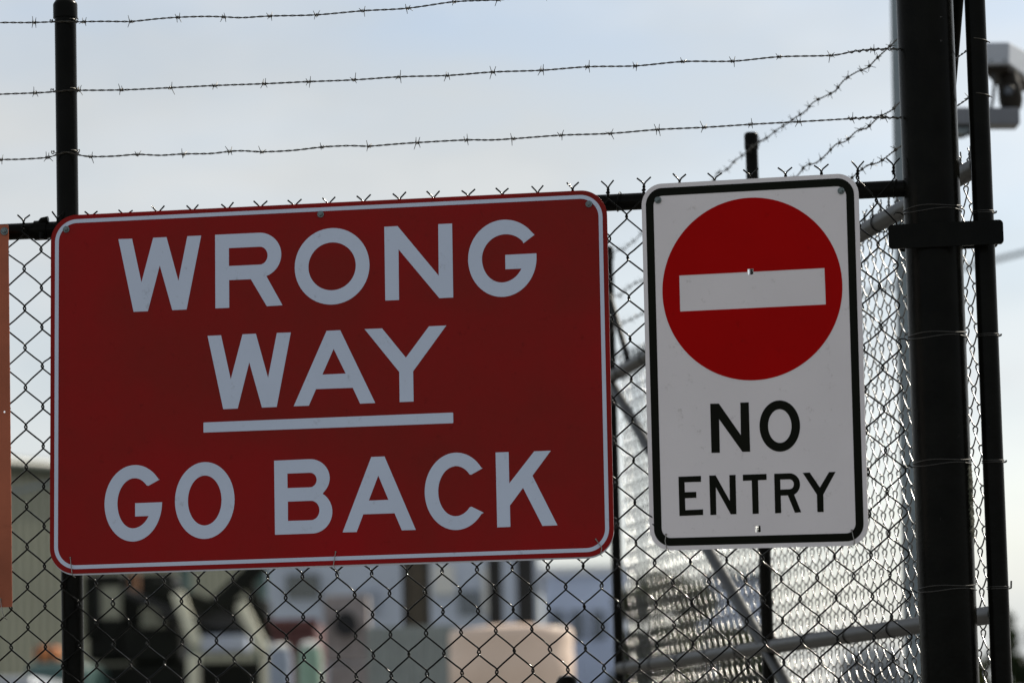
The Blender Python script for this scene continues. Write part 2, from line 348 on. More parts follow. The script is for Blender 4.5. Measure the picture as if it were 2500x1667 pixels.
# end wraps of the barbed wires at the gate post
for wp in (W2, W3):
    x0, x1 = (2070, 2200)
    wr = MB(); pts_ = []
    for i in range(60):
        x = x0 + (x1 - x0) * i / 59; s_, z_ = FX(x, np.interp(x, [q[0] for q in wp], [q[1] for q in wp]), .0285)
        pts_.append(FP(s_, z_ + .0030 * math.cos(i * .75), .0285 + .0030 * math.sin(i * .75)))
    wr.tube(pts_, .0011, 5)
    wr.build('wire_splice', M['barb'], fence, smooth=True)
for s in (-1.6, -1.25, -.55, -.15, .245, .71, .845):    # rail ties
    tp = [FP(s + .004 * math.sin(a), RZ + math.sin(a) * .0205, .007 + math.cos(a) * .0300) for a in np.linspace(0, 2 * math.pi, 24)]
    MB().tube(tp, .0014, 6).build('rail_tie', M['wire'], fence, smooth=True)
# ------------------------------------------------------------------ gate post (thick) with strap
gp = thing('gate_post', 'thick black steel post right of the no entry sign, wrapped with wire ties', 'post', FP(.923, 0))
MB().tube([FP(.923, 0, 0), FP(.923, 1.9, 0), FP(.923, 2.5, 0), FP(.923, 3.75, 0)], .0613, 64).build('shaft', M['post'], gp, smooth=True)
MB().lathe([(.064, 0), (.064, .03), (.05, .045), (.02, .055), (.0001, .057)], FP(.923, 3.74), 48).build('post_cap', M['post'], gp, smooth=True)
def ring(cx, r0, z, tilt, th, mt, par, mapf=FP, gap=0):
    n = 44; o = MB()
    for dz in (0, .0085):
        o.tube([mapf(cx + math.sin(a) * r0, z + dz + tilt * math.sin(a) + .0018 * math.sin(3 * a + dz * 300), math.cos(a) * r0) for a in np.linspace(0, 2 * math.pi, n)], th, 6)
    o.tube([mapf(cx - r0 - .001, z - .002, .004), mapf(cx - r0 - .006, z + .002, .012), mapf(cx - r0 - .016, z + .001, .022), mapf(cx - r0 - .020, z - .004, .024)], th * 1.5, 6)
    o.build('tie_wire', mt, par, smooth=True)
for y in (510, 820, 1132, 1440):
    s, z = FX(2280, y, .06); ring(.923, .0628, z, .002, .0011, M['tie'], gp)
st = MB()
zc = FX(2300, 573, .07)[1]
half = [(.848, .024), (.856, .032), (.862, .034)]
sa, sb = FX(2169, 573, .07)[0], FX(2450, 570, .07)[0]
loop = rr(sa, -.0260, sb, .0260, .009, 6)
# strap: front plate bent over both posts
st.slab([loop], US, ZZ, NR, OB + ZZ * zc, .066, .074)
st.build('strap_plate', M['post'], gp, smooth=True, bevel=.0015)
st = MB(); st.slab([rr(sa + .014, -.014, sb - .016, .024, .009, 6)], US, ZZ, NR, OB + ZZ * zc, -.074, -.066); st.build('strap_plate', M['post'], gp, smooth=True, bevel=.0015)
for s in (sa + .009, sb - .012):
    MB().lathe([(.0065, -.085), (.0065, .072)], FP(s, zc, 0), 6, NR).build('strap_bolt', M['post'], gp)
dc = MB(); rc = random.Random(9); na, nz_ = 16, 60; z0_, z1_ = FX(2330, 1330, 0)[1], FX(2330, 1120, 0)[1]
for j in range(nz_ + 1):
    for i in range(na + 1):
        a = R(58 + 50 * i / na); ed = min(1, min(i, na - i) / 4) * min(1, min(j, nz_ - j) / 8); rad = .0603 + ed * (.0012 + .0030 * rc.random() * (rc.random() > .35))
        dc.v.append(tuple(FP(.923 + math.sin(a) * rad, z0_ + (z1_ - z0_) * j / nz_, math.cos(a) * rad)))
dc.f = [(j * (na + 1) + i, j * (na + 1) + i + 1, (j + 1) * (na + 1) + i + 1, (j + 1) * (na + 1) + i) for j in range(nz_) for i in range(na)]
dc.build('dirt_crust', mat('dirt_crust', (.045, .05, .03), .9, var=.5, scale=60), gp, smooth=True)
# ------------------------------------------------------------------ side fence running away from the camera
side = thing('side_fence', 'tall chain link fence with barbed wire running back behind the no entry sign', 'fence', VP(0, 0))
def vpost(t, top, r, cap=True, **k):
    MB().tube([VP(t, 0), VP(t, top - .02)], r, 32).build('post', M['post'], side, smooth=True, **k)
    if cap: MB().lathe([(r * 1.14, 0), (r * 1.14, .036), (r * 1.08, .042), (r * .85, .046), (.0001, .048)], VP(t, top - .04), 28).build('post_cap', M['post'], side, smooth=True)
vpost(0, 3.6, .0224, label='slim black corner post beside the thick gate post')
vpost(2.205, 3.272, .0172); vpost(4.40, 3.265, .0172)
MB().tube([VP(t, 2.832, .0) for t in np.linspace(.02, 4.39, 20)], .0205, 28).build('top_rail', M['rail2'], side, smooth=True)
MB().tube([VP(t, 1.868, .0) for t in np.linspace(.02, 4.39, 20)], .0195, 28).build('middle_rail', M['rail2'], side, smooth=True)
MB().tube([VP(4.38, 2.80, 0), VP(0.04, .91, 0)], .0170, 20).build('brace', M['rail2'], side, smooth=True)
MB().tube([VP(0.03, 3.42, 0), VP(.30, 2.86, 0)], .0125, 16).build('stay', M['post'], side, smooth=True)
MB().tube([VP(4.385, 3.10, 0), VP(4.10, 2.86, 0)], .0100, 12).build('stay', M['post'], side, smooth=True)
cs = [.10 + .0777 * .5 * k for k in range(0, 111)]
V, Fc = weave(cs, lambda q_: 2.862, lambda q_: .0887, .0887, .06, .0058, .00175, jx=.0006, jzz=.0003)
mesh_obj('wire_mesh', V, Fc, M['wire2'], side, (tuple(VB + VN * .027), tuple(VD), tuple(VN)), barbs_top(cs, lambda q_: 2.862, .00172))
for t in np.arange(.45, 4.3, .42):
    for z, r0 in ((2.832, .0225), (1.868, .0215)):
        MB().tube([VP(t + .006 * math.sin(a), z + math.cos(a) * r0, .004 + math.sin(a) * (r0 + .004)) for a in np.linspace(0, 2 * math.pi, 24)], .0015, 6).build('rail_tie', M['wire'], side, smooth=True)
rn = random.Random(4)
for i, z in enumerate((3.218, 3.075, 2.972)):
    P = [(.0, z + .012, -.01)]
    tt_ = .12
    while tt_ < 4.4:
        P.append((tt_, z + rn.uniform(-.007, .007) - .010 * math.sin(tt_ / 2.2 % 1 * math.pi), -.022 + rn.uniform(-.004, .004))); tt_ += .105
    P.append((4.4, z, -.02))
    barbed(P, VP, 'barbed_wire', side, barb_every=.1, seed=31 + i)
for y in (98, 232):   # little hook ties on the slim post
    s, z = FX(2400, y, .02)
    MB().tube([FP(1.031 + math.sin(a) * .0236, z + .004 - .004 * math.sin(a), math.cos(a) * .0236) for a in np.linspace(-.2, 1.9, 12)] + [FP(1.0575, z, -.004), FP(1.0590, z - .003, .0)], .0013, 6).build('hook_tie', M['barb'], side, smooth=True)
for y in (517, 818, 1127, 1436):
    s, z = FX(2430, y, .02)
    o = MB()
    for dz in (0, .004):
        o.tube([FP(1.031 + math.sin(a) * .0236, z + dz, math.cos(a) * .0236) for a in np.linspace(0, 2 * math.pi, 30)], .0011, 6)
    o.tube([FP(1.0545, z, 0), FP(1.0585, z + .001, .004), FP(1.0595, z + (.016 if y > 1400 else .004), .004)], .0020, 6)
    o.build('tie_wire', M['tie'], side, smooth=True)
# ------------------------------------------------------------------ signs
class Sign:
    def __init__(s, p, off, hs, vs):
        psi, tau, kap, cx, cz, s.w, s.h = p
        a = Vector((math.cos(psi), -math.sin(psi), 0)); n = Vector((-math.sin(psi), -math.cos(psi), 0)); v = math.cos(tau) * ZZ - math.sin(tau) * n
        s.X = math.cos(kap) * a + math.sin(kap) * v; s.Y = math.cos(kap) * v - math.sin(kap) * a; s.Z = s.X.cross(s.Y)
        c = FP(cx, 0, off); s.O = Vector((c.x, c.y, cz)); s.hs, s.vs = hs, vs
    def loc(s, px, py):
        P = on(px, py, s.O, s.Z) - s.O; return (P.dot(s.X), P.dot(s.Y))
    def W(s, x, y, z=0): return s.O + s.X * x + s.Y * y + s.Z * z
    def arc(s, c, rx, ry, a0, a1, n=16):         # arc in photograph coordinates sheared to the plate, angles in degrees (y down)
        h, v = s.hs(c[1]), s.vs(c[0])
        return [(c[0] + rx * math.cos(R(a)) + v * ry * math.sin(R(a)), c[1] + ry * math.sin(R(a)) + h * rx * math.cos(R(a))) for a in np.linspace(a0, a1, n)]
    def plate(s, name, loops, mt, par, z0=0, z1=.0005, label=None):
        return MB().slab([[s.loc(*p) for p in l] for l in loops], s.X, s.Y, s.Z, s.O, z0, z1).build(name, mt, par, label=label)
    def lplate(s, name, loops, mt, par, z0, z1, **k):
        return MB().slab(loops, s.X, s.Y, s.Z, s.O, z0, z1).build(name, mt, par, **k)
def Zm(ox, oy, sc, pts): return [(ox + x / sc, oy + y / sc) for x, y in pts]
def multi(sg, name, glyphs, mt, par, label):
    b = MB()
    for g in glyphs: b.slab([[sg.loc(*p) for p in l] for l in g], sg.X, sg.Y, sg.Z, sg.O, 0, .0006)
    return b.build(name, mt, par, label=label)
def bolt(sg, px, py, par, r=.0075):
    x, y = sg.loc(px, py); o = MB()
    o.lathe([(r, .0004), (r, .0022), (r * .9, .0028)], sg.W(x, y), 20, sg.Z)
    o.lathe([(r * .62, .0028), (r * .62, .0062), (r * .5, .0070)], sg.W(x, y), 6, sg.Z)
    o.lathe([(r * .25, .0070), (r * .25, .0085)], sg.W(x, y), 12, sg.Z)
    return o.build('bolt', M['zinc'], par)
def wtie(sg, pts, par, glint=True):
    P = [sg.loc(*p) for p in pts]; o = MB()
    n = len(P); hs_ = [.0012] + [.0034] * (n - 2) + [.0028]
    o.tube([sg.W(P[0][0], P[0][1] + .001, -.002)] + [sg.W(x, y, z) for (x, y), z in zip(P, hs_)] + [sg.W(P[-1][0] + .003, P[-1][1] - .003, -.006)], .0010, 6)
    b_ = sg.W(P[0][0], P[0][1], .0012); o.lathe([(.0006, -.0022), (.0019, -.0013), (.0024, 0), (.0019, .0013), (.0006, .0022)], b_, 10)  # bead at the hole, a bright dot shaped to imitate a sun glint
    return o.build('wire_tie', M['tie2'], par, smooth=True)
hs1 = lambda y: -.0477 + (y - 495) / 885 * .0135; vs1 = lambda x: -.002 + (x - 123) / 1360 * .0207
S1 = Sign([0.15442, 0.05024, -0.00042, -0.40665, 2.41554, 1.25126, 0.80149], .064, hs1, vs1)
kk = 1 - .029 / 8; S1.w *= kk; S1.h *= kk; cc = on(*[0, 0][:2], S1.O, S1.Z)  # re-centre below
def recentre(S, corners):
    P = [on(*c, S.O, S.Z) for c in corners]; c = (P[0] + P[1] + P[2] + P[3]) / 4; S.O = c
    return S
recentre(S1, [(123.6, 527.3), (1481.8, 462.6), (1498.6, 1355.4), (122, 1402.6)])
s1 = thing('warning_sign', 'large dark red sign with white letters WRONG WAY GO BACK', 'sign', S1.O)
hw, hh = S1.w / 2, S1.h / 2
S1.lplate('panel', [rr(-hw, -hh, hw, hh, .058, 14)], M['sign_red'], s1, -.0025, 0, bevel=.0006)
# folded lower lip, pale metal edge showing below the panel
S1.lplate('backing_plate', [rr(-hw + .001, -hh - .0032, hw - .0005, hh - .004, .058, 14)], M['alu'], s1, -.0070, -.0027)
b0, b1 = .0100, .0185
S1.lplate('border', [rr(-hw + b0, -hh + b0, hw - b0, hh - b0, .050, 14), rr(-hw + b1, -hh + b1, hw - b1, hh - b1, .0415, 14)], M['sign_silver'], s1, 0, .0006, label='thin white border line')
z5 = lambda p: Zm(200, 500, 2.6133, p); z6 = lambda p: Zm(900, 450, 3.1367, p); z7 = lambda p: Zm(200, 1050, 3.92, p); z8 = lambda p: Zm(900, 1050, 3.92, p)
zA = lambda p: Zm(700, 780, 5.2262, p); zB = lambda p: Zm(640, 1080, 5.2262, p); zO = lambda p: Zm(680, 520, 5.6, p)
def ell(sg, zf, sc, cx, cy, rx, ry, a0=0, a1=360, n=56):
    c = zf([(cx, cy)])[0]; return sg.arc(c, rx / sc, ry / sc, a0, a1, n)
def ringg(sg, zf, sc, cx, cy, rx, ry, ix, iy):
    return [ell(sg, zf, sc, cx, cy, rx, ry, 0, 353.6), ell(sg, zf, sc, cx, cy, ix, iy, 0, 353.6)]
gW = [z5([(233, 220), (320, 217), (380, 495), (455, 211), (540, 207), (616, 486), (673, 201), (761, 197), (668, 668), (577, 672), (497, 387), (421, 679), (330, 683)])]
gR = [z5([(852, 661), (850, 192)]) + ell(S1, z5, 2.6133, 1130, 322, 142, 143, -88, 71, 22) + z5([(1280, 641), (1180, 647), (1078, 475), (939, 481), (940, 657)]),
      z5([(938, 277)]) + ell(S1, z5, 2.6133, 1135, 325, 50, 57, -90, 90, 14) + z5([(938, 391)])]
gO = ringg(S1, zO, 5.6, 733, 730, 511, 522, 324, 327)
gN = [z6([(120, 326), (222, 321), (537, 700), (533, 306), (639, 301), (648, 867), (542, 872), (229, 498), (233, 886), (128, 890)])]
sc = 3.1367
gG = [z6([(1270, 387)]) + ell(S1, z6, sc, 1040, 567, 278, 295, -40, -180, 26) + ell(S1, z6, sc, 1024, 567, 262, 295, 176, 4, 34) + z6([(1285, 529), (1046, 541), (1048, 651), (1171, 646)])
      + ell(S1, z6, sc, 1020, 567, 168, 185, 32, 90, 12) + ell(S1, z6, sc, 1020, 567, 152, 185, 94, 180, 14) + ell(S1, z6, sc, 1048, 567, 180, 184, 184, 318, 24) + z6([(1185, 453)])]
multi(S1, 'lettering', [gW, gR, gO, gN, gG], M['sign_silver'], s1, 'white word WRONG across the top')
gW2 = [z5([(802, 836), (888, 832), (950, 1113), (1025, 826), (1110, 822), (1188, 1104), (1244, 817), (1333, 814), (1243, 1289), (1149, 1293), (1068, 1004), (994, 1299), (902, 1303)])]
gA = [zA([(90, 1105), (283, 1098), (374, 887), (843, 870), (937, 1072), (1130, 1064), (683, 136), (509, 144)]), zA([(599, 374), (753, 688), (455, 702)])]
gY = [zA([(994, 122), (1217, 113), (1521, 486), (1815, 87), (2037, 76), (1613, 660), (1619, 1045), (1442, 1052), (1436, 668)])]
multi(S1, 'lettering', [gW2, gA, gY], M['sign_silver'], s1, 'white word WAY in the middle')
multi(S1, 'underline', [[[(498, 1031), (1105, 1006.8), (1106.3, 1008.2), (1106.8, 1031.2), (1105.5, 1032.7), (498, 1055.6), (497, 1054.4), (496.8, 1032.3)]]], M['sign_silver'], s1, 'white bar under the word WAY')
sc = 3.92
gG2 = [z7([(748, 468)]) + ell(S1, z7, sc, 505, 697, 288, 365, -37, -180, 26) + ell(S1, z7, sc, 492, 697, 275, 366, 176, 6, 34) + z7([(768, 687), (510, 697), (510, 824), (640, 819)])
       + ell(S1, z7, sc, 490, 697, 176, 240, 36, 90, 12) + ell(S1, z7, sc, 490, 697, 150, 240, 94, 180, 14) + ell(S1, z7, sc, 503, 697, 163, 239, 184, 316, 24) + z7([(638, 530)])]
gO2 = ringg(S1, z7, sc, 1176, 671, 285, 367, 161, 238.5)
zb = 5.2262
gB = [zB([(165, 1175), (153, 231)]) + ell(S1, zB, zb, 605, 460, 257, 249, -90, 46, 20) + zB([(773, 653)]) + ell(S1, zB, zb, 640, 888, 256, 270, -57, 90, 24),
      zB([(322, 395)]) + ell(S1, zB, zb, 610, 477, 86, 93, -90, 90, 14) + zB([(324, 580)]),
      zB([(328, 752)]) + ell(S1, zB, zb, 625, 865, 107, 124, -90, 90, 14) + zB([(330, 998)])]
gA2 = [zB([(1027, 1144), (1206, 1140), (1291, 914), (1690, 900), (1783, 1118), (1961, 1112), (1562, 177), (1393, 183)]), zB([(1482, 420), (1612, 729), (1361, 739)])]
gC = [z8([(1092, 362)]) + ell(S1, z8, sc, 838, 583, 301, 369, -36, -180, 26) + ell(S1, z8, sc, 838, 583, 301, 370, 176, 38, 26) + z8([(1103, 788), (985, 730)])
      + ell(S1, z8, sc, 832, 583, 178, 238, 42, 90, 12) + ell(S1, z8, sc, 832, 583, 166, 238, 94, 266, 24) + ell(S1, z8, sc, 832, 583, 180, 241, 270, 320, 10) + z8([(983, 424)])]
gK = [z8([(1215, 212), (1340, 208), (1346, 508), (1585, 201), (1744, 195), (1568, 434), (1807, 908), (1664, 914), (1478, 550), (1352, 720), (1357, 923), (1231, 928)])]
multi(S1, 'lettering', [gG2, gO2], M['sign_silver'], s1, 'white word GO at the lower left')
multi(S1, 'lettering', [gB, gA2, gC, gK], M['sign_silver'], s1, 'white word BACK at the lower right')
for p in ((162, 560.5), (783, 523.7), (1437.8, 498.5)): bolt(S1, *p, s1)
wtie(S1, [(172, 1361), (174, 1375), (177, 1400), (179, 1405)], s1)
wtie(S1, [(819.7, 1347), (818, 1360), (815, 1378), (819, 1388), (825, 1394)], s1)
wtie(S1, [(1455, 1316), (1462, 1326), (1470, 1338), (1468, 1346), (1466, 1353)], s1)
# no entry sign
hs2 = lambda y: -.0553 + (y - 436) / 900 * .0293; vs2 = lambda x: .0258 + (x - 1575) / 530 * .0025
S2 = Sign([0.29634, -0.04217, -0.0155, 0.52979, 2.42002, 0.4797, 0.79444], .085, hs2, vs2)
S2.w *= 1 - .05 / 8; S2.h *= 1 - .05 / 8
recentre(S2, [(1564.9, 451.4), (2094.6, 422.1), (2120.4, 1330.3), (1587.9, 1344.1)])
s2 = thing('no_entry_sign', 'white sign with black border, red disc and NO ENTRY lettering', 'sign', S2.O)
hw, hh = S2.w / 2, S2.h / 2
def sq(cx, cy, a, b, r=.002):
    x, y = S2.loc(cx, cy); return rr(x - a, y - b, x + a, y + b, r, 3)
h1 = sq(1832.2, 663.6, .0060, .0060); h2 = sq(1850.3, 1290.5, .0060, .0070)
S2.lplate('panel', [rr(-hw, -hh, hw, hh, .046, 14), h1, h2], M['sign_white'], s2, -.0030, 0)
S2.lplate('border', [rr(-hw + .0095, -hh + .0095, hw - .0095, hh - .0095, .037, 14), rr(-hw + .0265, -hh + .0265, hw - .0265, hh - .0265, .021, 14)], M['sign_black'], s2, 0, .0006, label='black rounded border')
bar = [S2.loc(*p) for p in ((1658.4, 672.6), (1824.5, 664.2), (1824.5, 656.6), (1839.6, 656.0), (1839.6, 663.4), (2012.9, 654.4), (2016.4, 743.3), (1660.6, 760.5))]
disc = [S2.loc(*p) for p in S2.arc((1837, 705.5), 219.6, 222.5, 0, 356.4, 100)]
S2.lplate('red_disc', [disc, bar], M['sign_red2'], s2, 0, .0006, label='red disc with a white bar across it')
z4 = lambda p: Zm(1550, 900, 3.1367, p); sc = 3.1367
gN3 = [z4([(577, 268), (643, 266), (812, 508), (808, 259), (872, 257), (883, 634), (824, 635), (645, 385), (651, 642), (587, 643)])]
gO3 = ringg(S2, z4, sc, 1110, 438, 155, 196, 90, 129)
gE = [z4([(334, 826), (506, 819), (507, 864), (380, 868), (383, 944), (470, 941), (471, 986), (384, 990), (387, 1081), (522, 1075), (523, 1118), (342, 1126)])]
gN4 = [z4([(570, 817), (618, 815), (728, 1012), (724, 813), (771, 811), (778, 1112), (735, 1113), (620, 905), (624, 1117), (579, 1119)])]
gT = [z4([(827, 810), (1008, 804), (1009, 849), (943, 852), (949, 1108), (902, 1110), (895, 854), (828, 857)])]
gR2 = [z4([(1074, 1105), (1067, 803)]) + ell(S2, z4, sc, 1185, 885, 80, 86, -90, 66, 18) + z4([(1274, 1097), (1226, 1101), (1172, 968), (1117, 970), (1121, 1103)]),
       z4([(1113, 847)]) + ell(S2, z4, sc, 1183, 883, 35, 38, -90, 90, 12) + z4([(1115, 924)])]
gY2 = [z4([(1286, 796), (1339, 793), (1417, 908), (1487, 790), (1537, 788), (1443, 961), (1446, 1095), (1398, 1096), (1394, 962)])]
multi(S2, 'lettering', [gN3, gO3], M['sign_black'], s2, 'black word NO')
multi(S2, 'lettering', [gE, gN4, gT, gR2, gY2], M['sign_black'], s2, 'black word ENTRY')
bolt(S2, 1606.7, 489, s2); bolt(S2, 2053.7, 466.3, s2)
wtie(S2, [(1626.5, 1304), (1624.5, 1320), (1629, 1338), (1633, 1345)], s2)
wtie(S2, [(2079.8, 1293.7), (2083, 1306), (2087, 1322), (2085, 1331), (2078, 1333)], s2)
# orange sign, mostly outside the frame
S3 = Sign([R(9), 0, 0, -1.3, 2.4, .45, .9], .060, hs1, vs1)
c1 = on(26.5, 548, S3.O, S3.Z); c2 = on(23, 1481, S3.O, S3.Z)
h_ = (c1 - c2).length; S3.O = (c1 + c2) / 2 - S3.X * .225
s3 = thing('orange_sign', 'plain faded orange sign at the left edge, tied with wire', 'sign', S3.O)
ho = [rr(S3.loc(10.5, 1005)[0] - .0022, S3.loc(10.5, 1005)[1] - .0022, S3.loc(10.5, 1005)[0] + .0022, S3.loc(10.5, 1005)[1] + .0022, .0015, 4)]
S3.lplate('panel', [rr(-.225, -h_ / 2, .225, h_ / 2, .003, 3)] + ho, M['sign_orange'], s3, -.0025, 0)
bolt(S3, 11, 565, s3, .009)
wtie(S3, [(2, 1462), (4, 1478), (8, 1496), (12, 1508)], s3)
# ------------------------------------------------------------------ things beyond
M.update(
    polegrey=mat('galvanised_pole', (.20, .24, .26), .5, metal=.3, var=.15, scale=3),
    housing=mat('camera_housing', (.42, .45, .50), .4, var=.06), dark=mat('dark_plastic', (.022, .018, .014), .6, spec=.15, var=.2), plate=mat('grey_plate', (.16, .17, .19), .5, metal=.2, var=.1),
    shed=mat('pale_olive_sheeting', (.27, .275, .205), .5, var=.06, scale=1), gutter=mat('dark_green_gutter', (.06, .075, .055), .45, var=.1),
    bluewall=mat('blue_grey_cladding', (.52, .58, .70), .6, var=.12, scale=.5), glassy=mat('window_glass', (.10, .12, .15), .08, spec=.8),
    whitewall=mat('white_panel', (.72, .72, .70), .5, var=.05), brown=mat('brown_steel', (.085, .065, .04), .5, var=.3), blk=mat('black_steel', (.018, .017, .016), .45, var=.3),
    greyfence=mat('grey_sheet', (.28, .31, .30), .5, var=.1), tank=mat('cream_polymer', (.86, .66, .52), .42, var=.08, scale=2), mach=mat('dark_machine_paint', (.010, .011, .008), .5, spec=.12, var=.4, scale=2),
    cream=mat('cream_paint', (.80, .78, .60), .45, var=.12), rust=mat('rusty_steel', (.24, .11, .05), .7, var=.4), orange=mat('orange_plastic', (.72, .25, .08), .5, var=.1), teal=mat('teal_paint', (.06, .12, .11), .35, var=.1),
    red=mat('red_brown_paint', (.13, .04, .035), .5, var=.2), green=mat('green_plastic', (.26, .40, .30), .4, var=.1), white=mat('white_paint', (.75, .75, .72), .4, var=.05), blue=mat('blue_plastic', (.30, .34, .42), .4, var=.1),
    tyre=mat('tyre_rubber', (.02, .02, .022), .8, bump=.3), tan=mat('tan_timber', (.34, .30, .29), .7, var=.3), bark=mat('bark', (.10, .075, .05), .9, var=.3, bump=.6), carp=mat('silver_car_paint', (.36, .38, .40), .3, metal=.5))
def leafm(name, c):
    m = mat(name, c, .6, spec=.3); t = m.node_tree; b = t.nodes['Principled BSDF']
    tr = t.nodes.new('ShaderNodeBsdfTranslucent'); tr.inputs[0].default_value = (c[0] * 1.6, c[1] * 1.7, c[2] * .8, 1); mxs = t.nodes.new('ShaderNodeMixShader'); mxs.inputs[0].default_value = .2
    o = [n for n in t.nodes if n.type == 'OUTPUT_MATERIAL'][0]; t.links.new(b.outputs[0], mxs.inputs[1]); t.links.new(tr.outputs[0], mxs.inputs[2]); t.links.new(mxs.outputs[0], o.inputs[0]); return m
LEAF = [leafm('leaf_olive', (.042, .050, .018)), leafm('leaf_dark', (.026, .040, .016))]
YP = 13.0
# lamp pole behind the gate post, and the camera it carries
pb = at(2246, 833, YP)
lp = thing('light_pole', 'wide pale grey pole standing behind the thick black gate post', 'pole', (pb.x, pb.y, 0))
MB().tube([(pb.x, pb.y, 0), (pb.x, pb.y, 3.05), (pb.x, pb.y, 4.25), (pb.x, pb.y, 6), (pb.x, pb.y, 7.5)], [.125, .080, .060, .045, .038], 40).build('shaft', M['polegrey'], lp, smooth=True)
MB().lathe([(.16, 0), (.16, .03), (.10, .04)], (pb.x, pb.y, 0), 32).build('base_plate', M['polegrey'], lp)
MB().tube([(pb.x, pb.y, 7.3), (pb.x + .3, pb.y, 7.6), (pb.x + 1.3, pb.y, 7.75)], .035, 16).build('lamp_arm', M['polegrey'], lp, smooth=True)
MB().box((pb.x + 1.5, pb.y, 7.74), (.3, .13, .05), b=.03).build('lamp_head', M['polegrey'], lp)
sc_ = thing('security_camera', 'blurred grey security camera on a bracket at the upper right', 'camera', at(2440, 250, YP - .1))
q = lambda x, y, dy=0: at(x, y, YP - .1 + dy)
def quadprism(front, back, name, m):   # eight corners joined, front and back each counter-clockwise
    b = MB(); b.add(front + back, [(0, 1, 2, 3), (7, 6, 5, 4), (0, 4, 5, 1), (1, 5, 6, 2), (2, 6, 7, 3), (3, 7, 4, 0)]); return b.build(name, m, sc_, bevel=.006)
quadprism([q(2392, 158), q(2463, 156), q(2464, 103), q(2392, 104)], [q(2452, 212, .35), q(2530, 208, .35), q(2534, 140, .35), q(2452, 142, .35)], 'sun_shield', M['housing'])
quadprism([q(2397, 176, .03), q(2462, 174, .03), q(2462, 159, .03), q(2397, 161, .03)], [q(2448, 226, .33), q(2528, 224, .33), q(2528, 211, .33), q(2448, 213, .33)], 'housing_underside', M['dark'])
bdy = MB(); a_, b_ = q(2462, 178, .1), q(2470, 268, .1)
bdy.lathe([(.034, 0), (.043, .03), (.043, .085), (.036, .10), (.028, .14)], b_, 28, (a_ - b_)); bdy.build('camera_body', M['dark'], sc_, smooth=True)
MB().tube([q(2424, 172, .05), q(2428, 205, .04), q(2424, 245, .04), q(2414, 285, .04)], .0060, 10).build('cable', M['blk'], sc_, smooth=True)
MB().tube([q(2330, 336, .02), q(2352, 334, .02), q(2372, 322, .02), q(2380, 305, .02)], .0055, 10).build('cable', M['blk'], sc_, smooth=True)
pc = (q(2330, 291, .08) + q(2485, 289, .08)) / 2; pw = (q(2330, 291) - q(2485, 289)).length / 2
MB().box(pc, (pw, .06, .030), (RT - ZZ * 0), (0, 1, 0), (0, 0, 1), .004).build('mounting_plate', M['plate'], sc_)
MB().box(q(2345, 322, .08), (.045, .03, .012), b=.003).build('plate_rib', M['polegrey'], sc_)
lz = b_ + (a_ - b_) * .55
MB().lathe([(.020, 0), (.024, .004), (.024, .050), (.019, .052), (.016, .046)], lz, 24, (-.25, -1, -.35)).build('lens', M['blk'], sc_, smooth=True)
MB().lathe([(.016, 0), (.010, .003), (.0001, .004)], lz + Vector((-.25, -1, -.35)).normalized() * .047, 20, (-.25, -1, -.35)).build('lens_glass', M['glassy'], sc_, smooth=True)
for px_ in (2420, 2452): MB().lathe([(.004, 0), (.004, .003), (.002, .004)], q(px_, 148, -.004), 8, (0, -1, 0)).build('screw', M['zinc'], sc_)
# overhead cable
ca, cb = at(-400, 1290, 42), at(2900, 514, 30)
oc = MB().tube([ca + (cb - ca) * t - ZZ * .35 * math.sin(math.pi * t) * .3 for t in np.linspace(0, 1, 30)], .020, 10).build('overhead_cable', M['polegrey'], None, smooth=True)
tag(oc, 'faint blurred grey cable crossing the sky beyond the slim post', 'cable')
# shed with ribbed wall
A_, B_ = at(-700, 1020, 55), at(655, 1200, 67)
sh = thing('metal_shed', 'pale olive green metal shed far behind the fence on the left', 'building', ((A_.x + B_.x) / 2, (A_.y + B_.y) / 2, 0))
A0 = Vector((A_.x, A_.y, 0)); B0 = Vector((B_.x, B_.y, 0)); top = at(70, 1118, 60).z
X_ = (B0 - A0).normalized(); N_ = Vector((X_.y, -X_.x, 0)); Ln = (B0 - A0).length
loop = []; n_ = int(Ln / .2)
for i in range(n_):
    for a, dpt in ((0, 0), (.11, 0), (.13, .03), (.18, .03)): loop.append((i * .2 + a, dpt))
vs = []
for x, dpt in loop: vs += [A0 + X_ * x + N_ * dpt, A0 + X_ * x + N_ * dpt + ZZ * top]
MB().add(vs, [(2 * i, 2 * i + 2, 2 * i + 3, 2 * i + 1) for i in range(len(loop) - 1)]).build('ribbed_wall', M['shed'], sh)
MB().box(A0 + X_ * Ln / 2 - N_ * 5 + ZZ * (top / 2 - .1), (Ln / 2, 4.95, top / 2 - .1), X_, N_, ZZ).build('wall', M['shed'], sh)
MB().tube([A0 + N_ * .12 + ZZ * (top - .05), B0 + N_ * .12 + ZZ * (top - .05)], .13, 10).build('gutter', M['gutter'], sh, smooth=True)
rf = MB(); e1 = A0 + N_ * .1 + ZZ * (top + .08); e2 = B0 + N_ * .1 + ZZ * (top + .08); r1 = A0 - N_ * 5 + ZZ * (top + .75); r2 = B0 - N_ * 5 + ZZ * (top + .75)
rf.add([e1, e2, r2, r1, e1 - ZZ * .06, e2 - ZZ * .06, r2 - ZZ * .06, r1 - ZZ * .06], [(0, 1, 2, 3), (7, 6, 5, 4), (0, 4, 5, 1), (1, 5, 6, 2), (2, 6, 7, 3), (3, 7, 4, 0)]).build('roof', M['shed'], sh)
for px in (455, 640):
    p = at(px, 1400, 64.5); MB().tube([(p.x, p.y - .25, 0), (p.x, p.y - .25, top - .1)], .11, 10).build('downpipe', M['teal'], sh, smooth=True)
